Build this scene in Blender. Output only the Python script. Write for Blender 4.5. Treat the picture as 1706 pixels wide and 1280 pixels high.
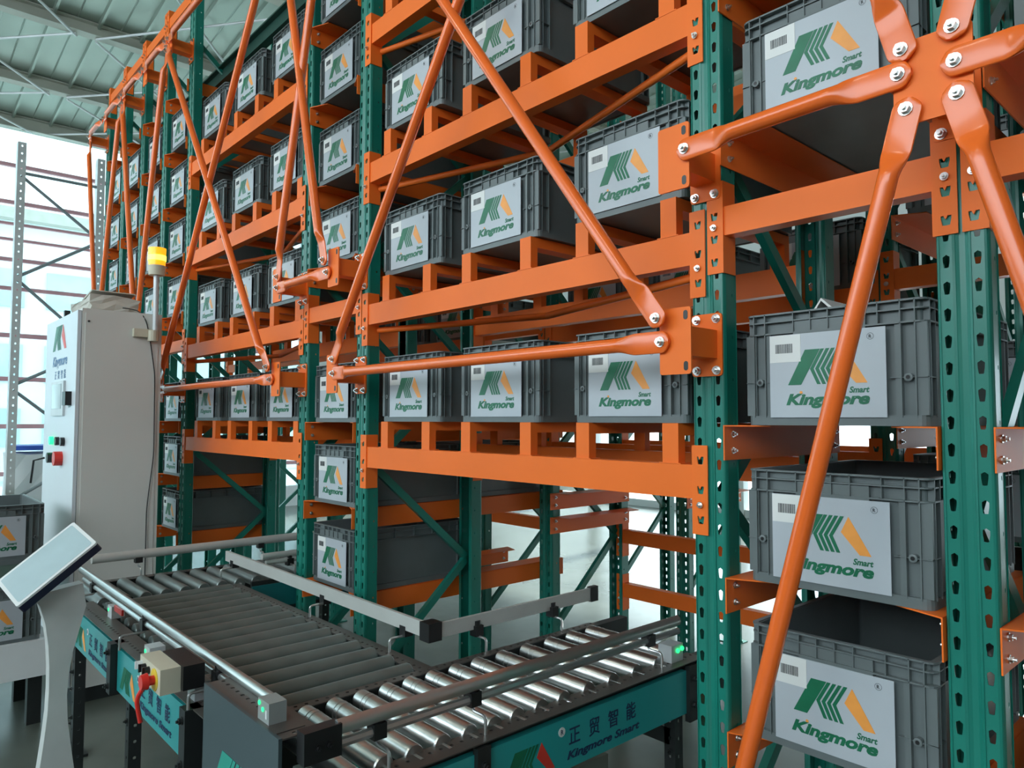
import bpy, bmesh, math, random
from mathutils import Vector, Matrix
random.seed(7)
SC = bpy.context.scene
for o in list(bpy.data.objects): bpy.data.objects.remove(o)
COL = SC.collection
# ------------------------------------------------------------------ camera, world, lights, exposure
# world: X along the rack front (to the right), Y into the rack, Z up; eye height is z = 0, the floor is z = FZ
FZ = -1.5
cd = bpy.data.cameras.new('camera'); cam = bpy.data.objects.new('camera', cd); COL.objects.link(cam)
R = Matrix(((0.6706129, 0.03578247, 0.74094396), (0.74180564, -0.03457287, -0.66972315), (0.00165221, 0.9987614, -0.04972865)))
M4 = R.to_4x4(); M4.translation = Vector((0, -1.567, 0)); cam.matrix_world = M4
cd.sensor_width = 36; cd.lens = 36*1201/1706; cd.clip_start = .05; cd.clip_end = 200
SC.camera = cam
w = bpy.data.worlds.new('world'); SC.world = w; w.use_nodes = True
bg = w.node_tree.nodes['Background']; bg.inputs[0].default_value = (.80, .93, 1.0, 1); bg.inputs[1].default_value = 1.25
SC.view_settings.view_transform = 'Standard'; SC.view_settings.look = 'None'
SC.view_settings.exposure = 2.05; SC.view_settings.gamma = 1; SC.view_settings.use_curve_mapping = False

sl = bpy.data.lights.new('sun', 'SUN'); sl.energy = 5; sl.angle = .03; sl.color = (1, .96, .9)
so = bpy.data.objects.new('sun', sl); COL.objects.link(so); so.rotation_euler = Vector((.12, -.92, -.34)).to_track_quat('-Z', 'Y').to_euler()

# ------------------------------------------------------------------ materials
MATS = {}
def mat(name, col, rough=.5, metal=0, var=.08, scale=6, emit=None, es=0, bump=0, spec=.5, coat=0):
    if name in MATS: return MATS[name]
    m = bpy.data.materials.new(name); m.use_nodes = True; nt = m.node_tree; b = nt.nodes['Principled BSDF']
    b.inputs['Roughness'].default_value = rough; b.inputs['Metallic'].default_value = metal
    b.inputs['Specular IOR Level'].default_value = spec
    if coat: b.inputs['Coat Weight'].default_value = coat; b.inputs['Coat Roughness'].default_value = .15
    tc = nt.nodes.new('ShaderNodeTexCoord'); n = nt.nodes.new('ShaderNodeTexNoise'); n.inputs['Scale'].default_value = scale; n.inputs['Detail'].default_value = 4
    nt.links.new(tc.outputs['Object'], n.inputs['Vector'])
    r = nt.nodes.new('ShaderNodeValToRGB'); r.color_ramp.elements[0].position = .3; r.color_ramp.elements[1].position = .7
    r.color_ramp.elements[0].color = tuple(c*(1-var) for c in col)+(1,); r.color_ramp.elements[1].color = tuple(min(1, c*(1+var)) for c in col)+(1,)
    nt.links.new(n.outputs['Fac'], r.inputs['Fac']); nt.links.new(r.outputs['Color'], b.inputs['Base Color'])
    if bump:
        bp = nt.nodes.new('ShaderNodeBump'); bp.inputs['Strength'].default_value = bump; bp.inputs['Distance'].default_value = .01
        nt.links.new(n.outputs['Fac'], bp.inputs['Height']); nt.links.new(bp.outputs['Normal'], b.inputs['Normal'])
    if emit: b.inputs['Emission Color'].default_value = tuple(emit)+(1,); b.inputs['Emission Strength'].default_value = es
    MATS[name] = m; return m
def glass_mat(name, tint, rough=.05, alpha=.75):
    m = bpy.data.materials.new(name); m.use_nodes = True; nt = m.node_tree; nt.nodes.clear()
    o = nt.nodes.new('ShaderNodeOutputMaterial'); t = nt.nodes.new('ShaderNodeBsdfTransparent'); g = nt.nodes.new('ShaderNodeBsdfGlossy'); mx = nt.nodes.new('ShaderNodeMixShader')
    t.inputs[0].default_value = tuple(tint)+(1,); g.inputs['Roughness'].default_value = rough
    mx.inputs[0].default_value = 1-alpha; nt.links.new(t.outputs[0], mx.inputs[1]); nt.links.new(g.outputs[0], mx.inputs[2]); nt.links.new(mx.outputs[0], o.inputs[0]); return m
ORANGE = mat('orange_paint', (.93, .18, .022), .46, 0, .05, 3, spec=.28)
TUBEO = mat('glossy_orange_paint', (.92, .155, .018), .27, 0, .05, 3, coat=.5)
GREEN = mat('green_paint', (.007, .195, .145), .36, 0, .08, 4, coat=.25)
PLAST = mat('grey_plastic', (.135, .16, .162), .42, 0, .08, 9)
LABEL = mat('white_label', (.47, .51, .55), .35, 0, .03, 8)
STICK = mat('sticker_paper', (.74, .75, .73), .5, 0, .02)
INKG = mat('green_ink', (.006, .15, .07), .4, 0, .12, 20)
INKO = mat('orange_ink', (.92, .36, .07), .4, 0, .05, 20)
INKK = mat('black_ink', (.03, .035, .04), .5)
INKB = mat('navy_ink', (.01, .03, .09), .5)
INKR = mat('red_ink', (.75, .05, .03), .4)
BOLT = mat('zinc_bolt', (.72, .72, .7), .28, 1, .1, 40)
STEEL = mat('polished_roller_steel', (.66, .67, .66), .33, 1, .2, 14, bump=.15)
RUBB = mat('dark_roller_sleeve', (.15, .185, .175), .28, .2, .12, 12)
ALU = mat('aluminium_rail', (.62, .63, .62), .3, .9, .06, 5)
ALUW = mat('pale_flat_rail', (.6, .61, .58), .4, .3, .06, 5)
BLACKM = mat('black_steel', (.022, .026, .026), .45, .2, .2, 8)
BLACKP = mat('black_plastic', (.012, .012, .013), .35)
BROWNF = mat('perforated_flange', (.13, .12, .11), .4, .5, .1, 10)
TEAL = mat('teal_panel', (.03, .40, .40), .3, .2, .05, 2, coat=.3)
SLATE = mat('slate_panel', (.065, .095, .105), .35, .2, .08, 3)
CREAM = mat('cream_housing', (.62, .58, .45), .5)
CABG = mat('cabinet_grey', (.70, .70, .66), .5, 0, .04, 2)
WHITE = mat('white_paint', (.8, .82, .82), .4, 0, .03)
CONC = mat('concrete_floor', (.13, .15, .13), .24, 0, .25, 1.4, bump=.05)
ROOFM = mat('galvanised_roof', (.34, .40, .35), .38, .6, .10, .7)
PURL = mat('purlin_steel', (.42, .43, .37), .5, .0, .1, 2)
WALLM = mat('pale_wall', (.72, .76, .76), .8, 0, .06, .6)
MULL = mat('red_mullion', (.62, .34, .38), .5, 0, .1)
GREYST = mat('grey_post_steel', (.62, .65, .66), .45, .3, .08)
LEDG = mat('green_led', (.02, .9, .3), .3, emit=(.02, .9, .2), es=.5)
SCREEN = mat('glass_screen', (.52, .66, .70), .05, 0, .1, 4, spec=1)  # pale blue base colour stands in for a bright reflection
GLASS = glass_mat('window_glass', (.93, .97, .98), .02, .94)
DIMGLASS = glass_mat('sky_dimming_glass', (.68, .78, .78), .1, .96)  # tint added to dim and cool the bright sky behind the panes
BLUE = mat('blue_plastic', (.05, .13, .6), .5)
REDP = mat('red_plastic', (.7, .03, .02), .3)
YELL = mat('yellow_plastic', (.8, .6, .05), .4)
TARP = mat('beige_sheet', (.55, .52, .38), .8, 0, .2, 3, bump=.4)

# ------------------------------------------------------------------ mesh helpers
def mk(name, bm, mats, parent=None, loc=(0, 0, 0), smooth=False, bev=0):
    if bev:
        bmesh.ops.bevel(bm, geom=[e for e in bm.edges if len(e.link_faces) == 2 and e.calc_face_angle(0) > .9], offset=bev, segments=2, affect='EDGES', profile=.6)
    bmesh.ops.recalc_face_normals(bm, faces=bm.faces)
    me = bpy.data.meshes.new(name); bm.to_mesh(me); bm.free()
    if not isinstance(mats, (list, tuple)): mats = [mats]
    for m in mats: me.materials.append(m)
    if smooth:
        for p in me.polygons: p.use_smooth = True
        me.set_sharp_from_angle(angle=math.radians(38))
    o = bpy.data.objects.new(name, me); COL.objects.link(o); o.location = loc
    if parent: o.parent = parent
    return o
def tag(o, label, cat, group=None, kind=None):
    if label: o['label'] = label
    if cat: o['category'] = cat
    if group: o['group'] = group
    if kind: o['kind'] = kind
    return o
def thing(name, label, cat, loc=(0, 0, 0), group=None, rz=0):
    o = bpy.data.objects.new(name, None); COL.objects.link(o); o.location = loc; o.rotation_euler = (0, 0, rz); o.empty_display_size = .1
    return tag(o, label, cat, group)
def struct(o): o['kind'] = 'structure'; return o
def box(bm, x0, x1, y0, y1, z0, z1, mi=0):
    v = [bm.verts.new(p) for p in ((x0, y0, z0), (x1, y0, z0), (x1, y1, z0), (x0, y1, z0), (x0, y0, z1), (x1, y0, z1), (x1, y1, z1), (x0, y1, z1))]
    for f in ((3, 2, 1, 0), (4, 5, 6, 7), (0, 1, 5, 4), (1, 2, 6, 5), (2, 3, 7, 6), (3, 0, 4, 7)):
        bm.faces.new([v[i] for i in f]).material_index = mi
def bx(x0, x1, y0, y1, z0, z1): b = bmesh.new(); box(b, x0, x1, y0, y1, z0, z1); return b
def frame_of(d):
    d = Vector(d).normalized(); u = Vector((0, 0, 1)) if abs(d.z) < .9 else Vector((1, 0, 0)); a = d.cross(u).normalized(); return a, d.cross(a)
def cyl(bm, p, q, r, n=12, r2=None, mi=0, cap=True):
    p = Vector(p); q = Vector(q); a, b = frame_of(q-p); r2 = r if r2 is None else r2
    A = []; B = []
    for i in range(n):
        t = 2*math.pi*i/n; d = a*math.cos(t)+b*math.sin(t); A.append(bm.verts.new(p+d*r)); B.append(bm.verts.new(q+d*r2))
    for i in range(n): bm.faces.new((A[i], A[(i+1) % n], B[(i+1) % n], B[i])).material_index = mi
    if cap: bm.faces.new(A[::-1]).material_index = mi; bm.faces.new(B).material_index = mi
def path(bm, pts, r, n=8, mi=0):
    pts = [Vector(p) for p in pts]; rings = []; a = None
    for i, p in enumerate(pts):
        d = (pts[min(i+1, len(pts)-1)]-pts[max(i-1, 0)]).normalized()
        if a is None: a, _ = frame_of(d)
        a = (a-d*a.dot(d)).normalized(); b = d.cross(a)
        rings.append([bm.verts.new(p+(a*math.cos(2*math.pi*k/n)+b*math.sin(2*math.pi*k/n))*r) for k in range(n)])
    for A, B in zip(rings, rings[1:]):
        for k in range(n): bm.faces.new((A[k], A[(k+1) % n], B[(k+1) % n], B[k])).material_index = mi
    bm.faces.new(rings[0][::-1]); bm.faces.new(rings[-1])
def bend(pts, r=.02, n=4):
    pts = [Vector(p) for p in pts]; out = [pts[0]]
    for a, b, c in zip(pts, pts[1:], pts[2:]):
        u = (a-b).normalized()*min(r, (a-b).length*.45); v = (c-b).normalized()*min(r, (c-b).length*.45)
        for i in range(n+1):
            t = i/n; out.append((b+u)*(1-t)**2+b*2*t*(1-t)+(b+v)*t*t)
    return out+[pts[-1]]
def prism(bm, poly, z0, z1, mi=0, axis='y'):
    """polygon in XZ extruded along y (axis y) or in YZ along x, or XY along z"""
    f = {'y': lambda u, v, t: (u, t, v), 'x': lambda u, v, t: (t, u, v), 'z': lambda u, v, t: (u, v, t)}[axis]
    A = [bm.verts.new(f(u, v, z0)) for u, v in poly]; B = [bm.verts.new(f(u, v, z1)) for u, v in poly]; n = len(poly)
    for i in range(n): bm.faces.new((A[i], A[(i+1) % n], B[(i+1) % n], B[i])).material_index = mi
    bm.faces.new(A[::-1]).material_index = mi; bm.faces.new(B).material_index = mi
def rrect(x0, x1, y0, y1, r, n=4):
    out = []
    for cx, cy, a0 in ((x1-r, y1-r, 0), (x0+r, y1-r, 90), (x0+r, y0+r, 180), (x1-r, y0+r, 270)):
        for i in range(n+1):
            a = math.radians(a0+90*i/n); out.append((cx+r*math.cos(a), cy+r*math.sin(a)))
    return out
def band(bm, outer, inner, z0, z1, mi=0):
    """closed ring between two matching outlines"""
    n = len(outer); P = [[bm.verts.new((p[0], p[1], z)) for p in L] for L, z in ((outer, z0), (outer, z1), (inner, z1), (inner, z0))]
    for k in range(4):
        A = P[k]; B = P[(k+1) % 4]
        for i in range(n): bm.faces.new((A[i], A[(i+1) % n], B[(i+1) % n], B[i])).material_index = mi
def holed_strip(bm, x0, x1, z0, pitch, n, hole, y=0, hx=None, fn=None, skip=()):
    """n cells stacked in z, each with a hole; hole: list of 8 (u,v) offsets from the cell centre, going corner, mid-edge, ..."""
    fn = fn or (lambda u, v: (u, y, v)); cx = hx if hx is not None else (x0+x1)/2; prev = None
    for c in range(n):
        a = z0+c*pitch; b = a+pitch; zc = (a+b)/2
        o = [(x0, a), ((x0+x1)/2, a), (x1, a), (x1, zc), (x1, b), ((x0+x1)/2, b), (x0, b), (x0, zc)]
        ov = [bm.verts.new(fn(*p)) for p in o]
        if c in skip:
            bm.faces.new(ov); continue
        hv = [bm.verts.new(fn(cx+u, zc+v)) for u, v in hole]
        for i in range(8): bm.faces.new((ov[i], ov[(i+1) % 8], hv[(i+1) % 8], hv[i]))
TEAR = [(-.0042, -.0125), (0, -.0132), (.0042, -.0125), (.0060, 0), (.0062, .0085), (0, .0128), (-.0062, .0085), (-.0060, 0)]
TRAP = [(-.0068, -.010), (0, -.0105), (.0068, -.010), (.0095, .003), (.0095, .009), (0, .009), (-.0095, .009), (-.0095, .003)]
def copy_tree(o, parent=None):
    c = o.copy(); COL.objects.link(c); c.parent = parent
    for ch in [x for x in ALLCH.get(o.name, [])]: copy_tree(ch, c)
    return c
ALLCH = {}
def index_children(root):
    for o in list(bpy.data.objects):
        if o.parent: ALLCH.setdefault(o.parent.name, [])
    def rec(r):
        ALLCH[r.name] = list(r.children)
        for c in r.children: rec(c)
    rec(root)
def hexbolt(bm, p, d, r=.009, h=.007, mi=0):
    p = Vector(p); d = Vector(d).normalized(); cyl(bm, p, p+d*.0025, r*1.35, 12, mi=mi); cyl(bm, p+d*.0025, p+d*(h+.0025), r, 6, mi=mi); cyl(bm, p+d*(h+.0025), p+d*(h+.008), r*.5, 8, mi=mi)
def text_mesh(name, s, size, shear=0, offset=0, width=None, height=None, extrude=.0003):
    cu = bpy.data.curves.new(name, 'FONT'); cu.body = s; cu.size = size; cu.shear = shear; cu.offset = offset; cu.extrude = extrude; cu.resolution_u = 3
    o = bpy.data.objects.new(name, cu); COL.objects.link(o)
    dg = bpy.context.evaluated_depsgraph_get(); dg.update(); me = bpy.data.meshes.new_from_object(o.evaluated_get(dg)); me.name = name
    bpy.data.objects.remove(o); bpy.data.curves.remove(cu)
    xs = [v.co.x for v in me.vertices]; x0 = min(xs); wd = max(xs)-x0
    sx = width/wd if width else 1; ys = [v.co.y for v in me.vertices]; sy = (height/(max(ys)-min(0, min(ys)) if height else 1)) if height else 1
    for v in me.vertices: v.co.x = (v.co.x-x0)*sx; v.co.y *= sy
    return me
def add_text(bm, me, fn, mi):
    """append a text mesh laid in (u right, v up, t out) coordinates through fn"""
    vs = [bm.verts.new(fn(v.co.x, v.co.y, v.co.z)) for v in me.vertices]
    for p in me.polygons:
        try: bm.faces.new([vs[i] for i in p.vertices]).material_index = mi
        except ValueError: pass
def emblem(bm, fn, s, mg, mo, t=.0006):
    """the K-and-arrow emblem; reference frame: u 0..0.171, v 0..0.08"""
    def pr(poly, mi):
        A = [bm.verts.new(fn(u*s, v*s, 0)) for u, v in poly]; B = [bm.verts.new(fn(u*s, v*s, t)) for u, v in poly]; n = len(poly)
        for i in range(n): bm.faces.new((A[i], A[(i+1) % n], B[(i+1) % n], B[i])).material_index = mi
        bm.faces.new(B).material_index = mi; bm.faces.new(A[::-1]).material_index = mi
    pr([(0, 0), (.030, 0), (.073, .079), (.040, .079)], mg)
    for k in range(4):
        o = k*.0115; pr([(.0745+o, .079), (.0505+o, .035), (.0660+o, 0), (.0735+o, 0), (.0585+o, .035), (.0822+o, .079)], mg)
    pr([(.126, .079), (.171, 0), (.148, 0), (.110, .045)], mo)

# ------------------------------------------------------------------ large structure
f = struct(mk('floor', bx(-12, 7, -9, 13, FZ-.1, FZ), CONC))
def roofz(x): return 4.10+.10*(x+12)
b = bmesh.new()
xs = [-12.3, 7.3]; prev = None; prof = []
y = -9.0
while y < 13:
    prof += [(y, 0), (y+.19, 0), (y+.20, .012), (y+.21, 0), (y+.40, 0), (y+.41, .045), (y+.435, .045)]; y += .445
for yy, dz in prof+[(13, 0)]:
    cur = [b.verts.new((x, yy, roofz(x)+.14-dz)) for x in xs]+[b.verts.new((x, yy, roofz(x)+.20)) for x in xs[::-1]]
    if prev:
        for k in range(4): b.faces.new((prev[k], prev[(k+1) % 4], cur[(k+1) % 4], cur[k]))
    else: b.faces.new(cur[::-1])
    prev = cur
b.faces.new(prev)
struct(mk('ceiling', b, ROOFM))
for i, x in enumerate([-12, -10.75, -9.2, -7.4, -5.0, -2.2, 0, 2.2, 4.4, 6.6]):
    b = bmesh.new(); z = roofz(x); h = .17 if i == 0 else .13
    box(b, x-.07, x+.07, -9, 13, z+.125, z+.14); box(b, x-.012, x+.012, -9, 13, z-h+.14, z+.125); box(b, x-.07, x+.07, -9, 13, z-h+.125, z-h+.14)
    for k in range(-8, 13, 2): cyl(b, (x+.03, k*1.0, z-h+.125), (x+.03, k*1.0, z-h+.11), .02, 8)
    struct(mk('trim_%d' % (i+1), b, PURL))
# roof bracing rods
b = bmesh.new()
for k in range(5):
    y0 = -1.6+k*1.9
    for xa, xb in ((-12, -10.75), (-10.75, -9.2), (-9.2, -7.4)):
        cyl(b, (xa, y0, roofz(xa)-.02), (xb, y0+1.7, roofz(xb)-.02), .014, 8); cyl(b, (xa, y0+1.7, roofz(xa)-.05), (xb, y0, roofz(xb)-.05), .014, 8)
struct(mk('trim_11', b, GREYST))
# left glazed wall
b = bmesh.new()
box(b, -12.08, -11.95, -9, 13, FZ, FZ+.35)
box(b, -12.08, -11.95, 4.2, 13, FZ, 4.05)
struct(mk('wall_left', b, WALLM))
b = bmesh.new(); box(b, -12.02, -12.0, -9, 4.2, FZ+.35, 4.05)
g = struct(mk('window_1', b, DIMGLASS))
b = bmesh.new()
for z, h in ((3.52, .05), (3.0, .05), (2.70, .035), (2.48, .035), (2.2, .05), (1.8, .05), (1.15, .06), (.55, .06), (-.1, .06), (-.75, .06)):
    box(b, -11.99, -11.93, -9, 4.2, z-h/2, z+h/2)
mk('window_mullion', b, MULL, g)
b = bmesh.new()
for y in (-7.4, -5.6, -3.8, -2.0, 1.95, 3.5): box(b, -11.95, -11.83, y-.06, y+.06, FZ, 4.05)
mk('window_post', b, WHITE, g)
# back wall with a long low band of windows
YB = 8.6
b = bmesh.new()
box(b, -12, 7, YB, YB+.12, FZ, FZ+.12); box(b, -12, 7, YB, YB+.12, .75, 6.2)
for x in range(-12, 8, 3): box(b, x-.10, x+.10, YB-.02, YB+.12, FZ, .8)
struct(mk('wall_back', b, WALLM))
b = bmesh.new(); box(b, -12, 7, YB+.05, YB+.07, FZ+.12, .75); struct(mk('window_2', b, GLASS))
struct(mk('wall_front_light_block', bx(-12, 7, -9.1, -9.0, FZ, 1.6), mat('dark_wall_front', (.12, .13, .13), .8)))  # unseen half-height wall, added to cut low light and darken the rack
struct(mk('wall_right_light_block', bx(6.95, 7.05, -9, 13, FZ, 6.1), mat('dark_wall', (.2, .22, .22), .8)))  # unseen wall, added to shut out side light from the rack interior
# yard and the building across it
b = bmesh.new(); box(b, -60, -12.1, -40, 40, FZ-.3, FZ-.12); struct(mk('ground', b, mat('yard_concrete', (.5, .52, .52), .8, 0, .1, .3)))
t = thing('workshop_building', 'pale building with long window bands seen through the glazed left wall', 'building', (-26, 2, FZ-.12))
mk('wall', bx(-3, 3, -14, 14, 0, 7.0), mat('render_pale', (.8, .86, .88), .8, 0, .06, .4), t)
b = bmesh.new()
for z in (.9, 2.6, 4.6):
    for k in range(10): box(b, 3.0, 3.05, -13.4+k*2.7, -11.2+k*2.7, z, z+1.0)
mk('window_band', b, mat('blue_grey_glass', (.5, .62, .66), .3, 0, .15, 1), t)
mk('eave_beam', bx(2.9, 3.35, -14.2, 14.2, 6.9, 7.2), mat('beige_eave', (.5, .47, .42), .7), t)

# ceiling lamps in front of the rack
for k, (x, y) in enumerate([(-5.5, -3.2), (-1.2, -3.6), (-3.4, 4.6)]):
    z = 3.9 if y < 0 else 3.6
    t = thing('high_bay_lamp', ['white linear lamp hung over the left end of the conveyor aisle', 'white linear lamp hung over the right end of the conveyor aisle', 'white linear lamp hung behind the rack rows'][k], 'ceiling lamp', (x, y, z))
    b = bmesh.new(); box(b, -.6, .6, -.08, .08, 0, .05); cyl(b, (-.5, 0, .05), (-.5, 0, roofz(x)-z+.1), .008, 6); cyl(b, (.5, 0, .05), (.5, 0, roofz(x)-z+.1), .008, 6)
    mk('housing', b, WHITE, t)
    mk('tube', bx(-.57, .57, -.06, .06, -.03, 0), mat('warm_tube', (.9, .9, .8), .4, emit=(1, .93, .78), es=9), t)

# ------------------------------------------------------------------ rack: where things stand
UX = {-1: .12, 0: -.44, 1: -1.003, 2: -2.68, 3: -3.22, 4: -4.935, 5: -5.49, 6: -6.05, 7: -6.61, 8: -7.14}
TOPZ = 2.95; DEP = .62; PITCH = .0525; W = .0425
FNAME = {-1: 'just past the right picture edge', 0: 'nearest, behind the six-armed gusset', 1: 'second from the right, right of the near three-bin bay',
         2: 'right of the lone bin column in mid picture', 3: 'left of the lone bin column in mid picture', 4: 'just right of the grey cabinet',
         5: 'directly behind the amber beacon', 6: 'third from the far left end', 7: 'second from the far left end', 8: 'last one at the far left end'}
# --- upright frame prototype (origin at floor, post centre, front face y = 0)
def post_bm(back=False):
    H = TOPZ-FZ; n = int(H/PITCH); bm = bmesh.new(); s = -1 if back else 1
    holed_strip(bm, -W, -.0115, 0, PITCH, n, TEAR); holed_strip(bm, .0115, W, 0, PITCH, n, TEAR)
    z1 = n*PITCH
    def quad(a, b):
        bm.faces.new([bm.verts.new(p) for p in ((a[0], a[1], 0), (b[0], b[1], 0), (b[0], b[1], z1), (a[0], a[1], z1))])
    for a, b in (((-.0115, 0), (-.006, .006)), ((-.006, .006), (.006, .006)), ((.006, .006), (.0115, 0))): quad(a, b)
    SM = [(-.002, -.004), (0, -.0045), (.002, -.004), (.003, 0), (.002, .004), (0, .0045), (-.002, .004), (-.003, 0)]
    for sx in (-1, 1):
        quad((sx*W, 0), (sx*(W+.002), .003))
        holed_strip(bm, .003, .058, 0, PITCH*1.0, n, SM, fn=lambda u, v: (sx*(W+.002), u, v), hx=.040, skip=[i for i in range(n) if i % 2])
        quad((sx*(W+.002), .058), (sx*(W-.014), .060))
    bmesh.ops.remove_doubles(bm, verts=bm.verts, dist=.0002)
    bmesh.ops.recalc_face_normals(bm, faces=bm.faces)
    if back:
        for v in bm.verts: v.co.y = DEP-v.co.y
        bmesh.ops.recalc_face_normals(bm, faces=bm.faces)
    bmesh.ops.solidify(bm, geom=bm.faces[:], thickness=.002)
    return bm
def make_frame():
    t = thing('upright_frame', 'x', 'rack frame', (0, 0, FZ))
    mk('front_post', post_bm(), GREEN, t); mk('rear_post', post_bm(True), GREEN, t)
    H = TOPZ-FZ; z = .41; k = 1
    while z < H-.5:
        z2 = z+.44; a = (0, .06, z) if k % 2 else (0, DEP-.06, z); c = (0, DEP-.06, z2) if k % 2 else (0, .06, z2)
        b = bmesh.new(); u = Vector(c)-Vector(a); nrm = Vector((1, 0, 0)).cross(u).normalized()*.016
        A = [Vector(a)+sx*Vector((.011, 0, 0))+sn*nrm for sx, sn in ((-1, -1), (1, -1), (1, 1), (-1, 1))]; vs = [b.verts.new(p) for p in A]+[b.verts.new(p+u) for p in A]
        for fc in ((3, 2, 1, 0), (4, 5, 6, 7), (0, 1, 5, 4), (1, 2, 6, 5), (2, 3, 7, 6), (3, 0, 4, 7)): b.faces.new([vs[i] for i in fc])
        mk('diagonal_brace', b, GREEN, t); z = z2+.012; k += 1
    for y0, y1 in ((-.03, .09), (DEP-.09, DEP+.03)):
        b = bx(-.07, .07, y0, y1, 0, .006)
        hexbolt(b, (-.058, (y0+y1)/2, .006), (0, 0, 1)); hexbolt(b, (.058, (y0+y1)/2, .006), (0, 0, 1)); mk('foot_plate', b, GREEN, t)
    index_children(t); return t
ROWY = {0: 0.0, 1: 1.09, 2: 2.3}
fr = make_frame(); used = False
for row in (0, 1, 2):
    for i in ([-1, 0, 1, 2, 3, 4, 5, 6, 7, 8] if row == 0 else ([-1, 0, 1, 2, 3, 4, 5, 6, 7, 8] if row == 1 else [0, 1, 2, 3])):
        o = fr if not used else copy_tree(fr); used = True
        o.location = (UX[i], ROWY[row], FZ)
        o['label'] = ('green slotted upright frame, '+FNAME[i]) if row == 0 else '%s-row dark upright frame in line with the front one %s' % (('second', 'third')[row-1], {-1: 'past the right edge', 0: 'nearest the viewer', 1: 'second from the right', 2: 'right of the mid column', 3: 'left of the mid column', 4: 'beside the cabinet', 5: 'behind the beacon', 6: 'third from far left', 7: 'second from far left', 8: 'at far left'}[i])
        o['group'] = 'upright frames of the front rack' if row == 0 else 'upright frames behind the front rack'

# --- beams with hooked end plates
def endplate_bm(side, z0, z1, y=-.004):
    """front flange on the post half next to the beam + side flange; x measured from beam end (0), growing away from the beam by side"""
    bm = bmesh.new(); n = max(3, int((z1-z0)/.056)); p = (z1-z0)/n
    x0, x1 = (0, side*.041)
    a, c = min(x0, x1), max(x0, x1)
    holed_strip(bm, a, c, z0, p, n, TRAP, y=y)
    bmesh.ops.remove_doubles(bm, verts=bm.verts, dist=.0002); bmesh.ops.solidify(bm, geom=bm.faces[:], thickness=.0035)
    for k in range(n):      # the hook pressed through each slot
        zc = z0+(k+.5)*p; xc = (a+c)/2
        prism(bm, [(xc-.004, zc+.009), (xc+.004, zc+.009), (xc, zc+.001)], y-.003, y+.001)
    box(bm, min(0, -side*.004), max(0, -side*.004), y, .052, z0, z1)
    zc = z0+p*(n//2); hexbolt(bm, ((a+c)/2, y-.003, zc), (0, -1, 0), .006, .004, 1)
    return bm
def beam(xa, xb, zt, h, pa, pb, y, label, group, cat='beam', mirror=False):
    t = thing('rack_beam', label, cat, (xa, y, zt), group); L = xb-xa
    b = bx(.004, L-.004, .001, .046, -h, 0); mk('box_section', b, ORANGE, t, bev=.004)
    e1 = endplate_bm(-1, -pb, pa); e2 = endplate_bm(1, -pb, pa)
    o1 = mk('end_plate', e1, [ORANGE, BOLT], t); o2 = mk('end_plate', e2, [ORANGE, BOLT], t, loc=(L, 0, 0))
    if mirror:
        for o in (o1, o2): o.scale = (1, -1, 1); o.location.y = .046
    return t
BAYW = {'near': (2, 1), 'far': (4, 3)}
WZ = [-.113, .482, 1.087, 1.69]          # wide bay beam tops
LV = ['lowest', 'second', 'third', 'fourth', 'fifth', 'sixth', 'seventh', 'eighth']
for key, (l, r) in BAYW.items():
    xa, xb = UX[l]+W+.002, UX[r]-W-.002
    bn = 'near wide bay' if key == 'near' else 'far wide bay'
    for k, z in enumerate(WZ):
        beam(xa, xb, z, .085, .05, .172, 0, 'orange front beam of the %s, %s beam up' % (bn, LV[k]), 'front beams of the wide bays')
        beam(xa, xb, z, .085, .05, .172, DEP-.046, 'orange rear beam of the %s, %s up, behind the front beam' % (bn, LV[k]), 'rear beams of the front rack', mirror=True)
        if key == 'near' or k < 3:
            beam(xa, xb, z, .085, .05, .172, ROWY[1]+DEP-.046, 'second-row rear orange beam behind the %s, %s beam up' % (bn, LV[k]), 'beams of the second rack row', mirror=True)
            beam(xa, xb, z, .085, .05, .172, ROWY[1], 'second-row orange beam behind the %s, %s beam up' % (bn, LV[k]), 'beams of the second rack row')
NB = [(1, 0), (0, -1), (3, 2), (5, 4), (6, 5), (7, 6), (8, 7)]
NBN = {(1, 0): 'nearest narrow bay', (0, -1): 'right-edge narrow bay', (3, 2): 'mid-picture narrow bay', (5, 4): 'narrow bay right of the beacon', (6, 5): 'narrow bay left of the beacon', (7, 6): 'second-farthest narrow bay', (8, 7): 'farthest left narrow bay'}
for (l, r) in NB:
    xa, xb = UX[l]+W+.002, UX[r]-W-.002
    beam(xa, xb, .528, .072, .065, .165, 0, 'short orange beam across the %s at its middle' % NBN[(l, r)], 'short beams of the narrow bays')
    if l >= 3 or True:
        beam(xa, xb, 2.90, .072, .065, .165, 0, 'short orange beam across the top of the %s' % NBN[(l, r)], 'top beams of the narrow bays')
    beam(xa, xb, .528, .072, .065, .165, ROWY[1], 'short second-row orange beam behind the %s' % NBN[(l, r)], 'beams of the second rack row')
# low X-direction beams of the second row, seen through the near wide bay
for (l, r, nm) in ((2, 1, 'near wide bay'), (4, 3, 'far wide bay')):
    for z, wd in ((-.62, 'upper'), (-.92, 'lower')):
        if l == 4 and z < -.8: continue
        beam(UX[l]+W+.002, UX[r]-W-.002, z, .075, .05, .15, ROWY[1]+DEP-.05, 'low orange beam at the back of the %s, %s one' % (nm, wd), 'low beams behind the conveyors')

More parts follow.
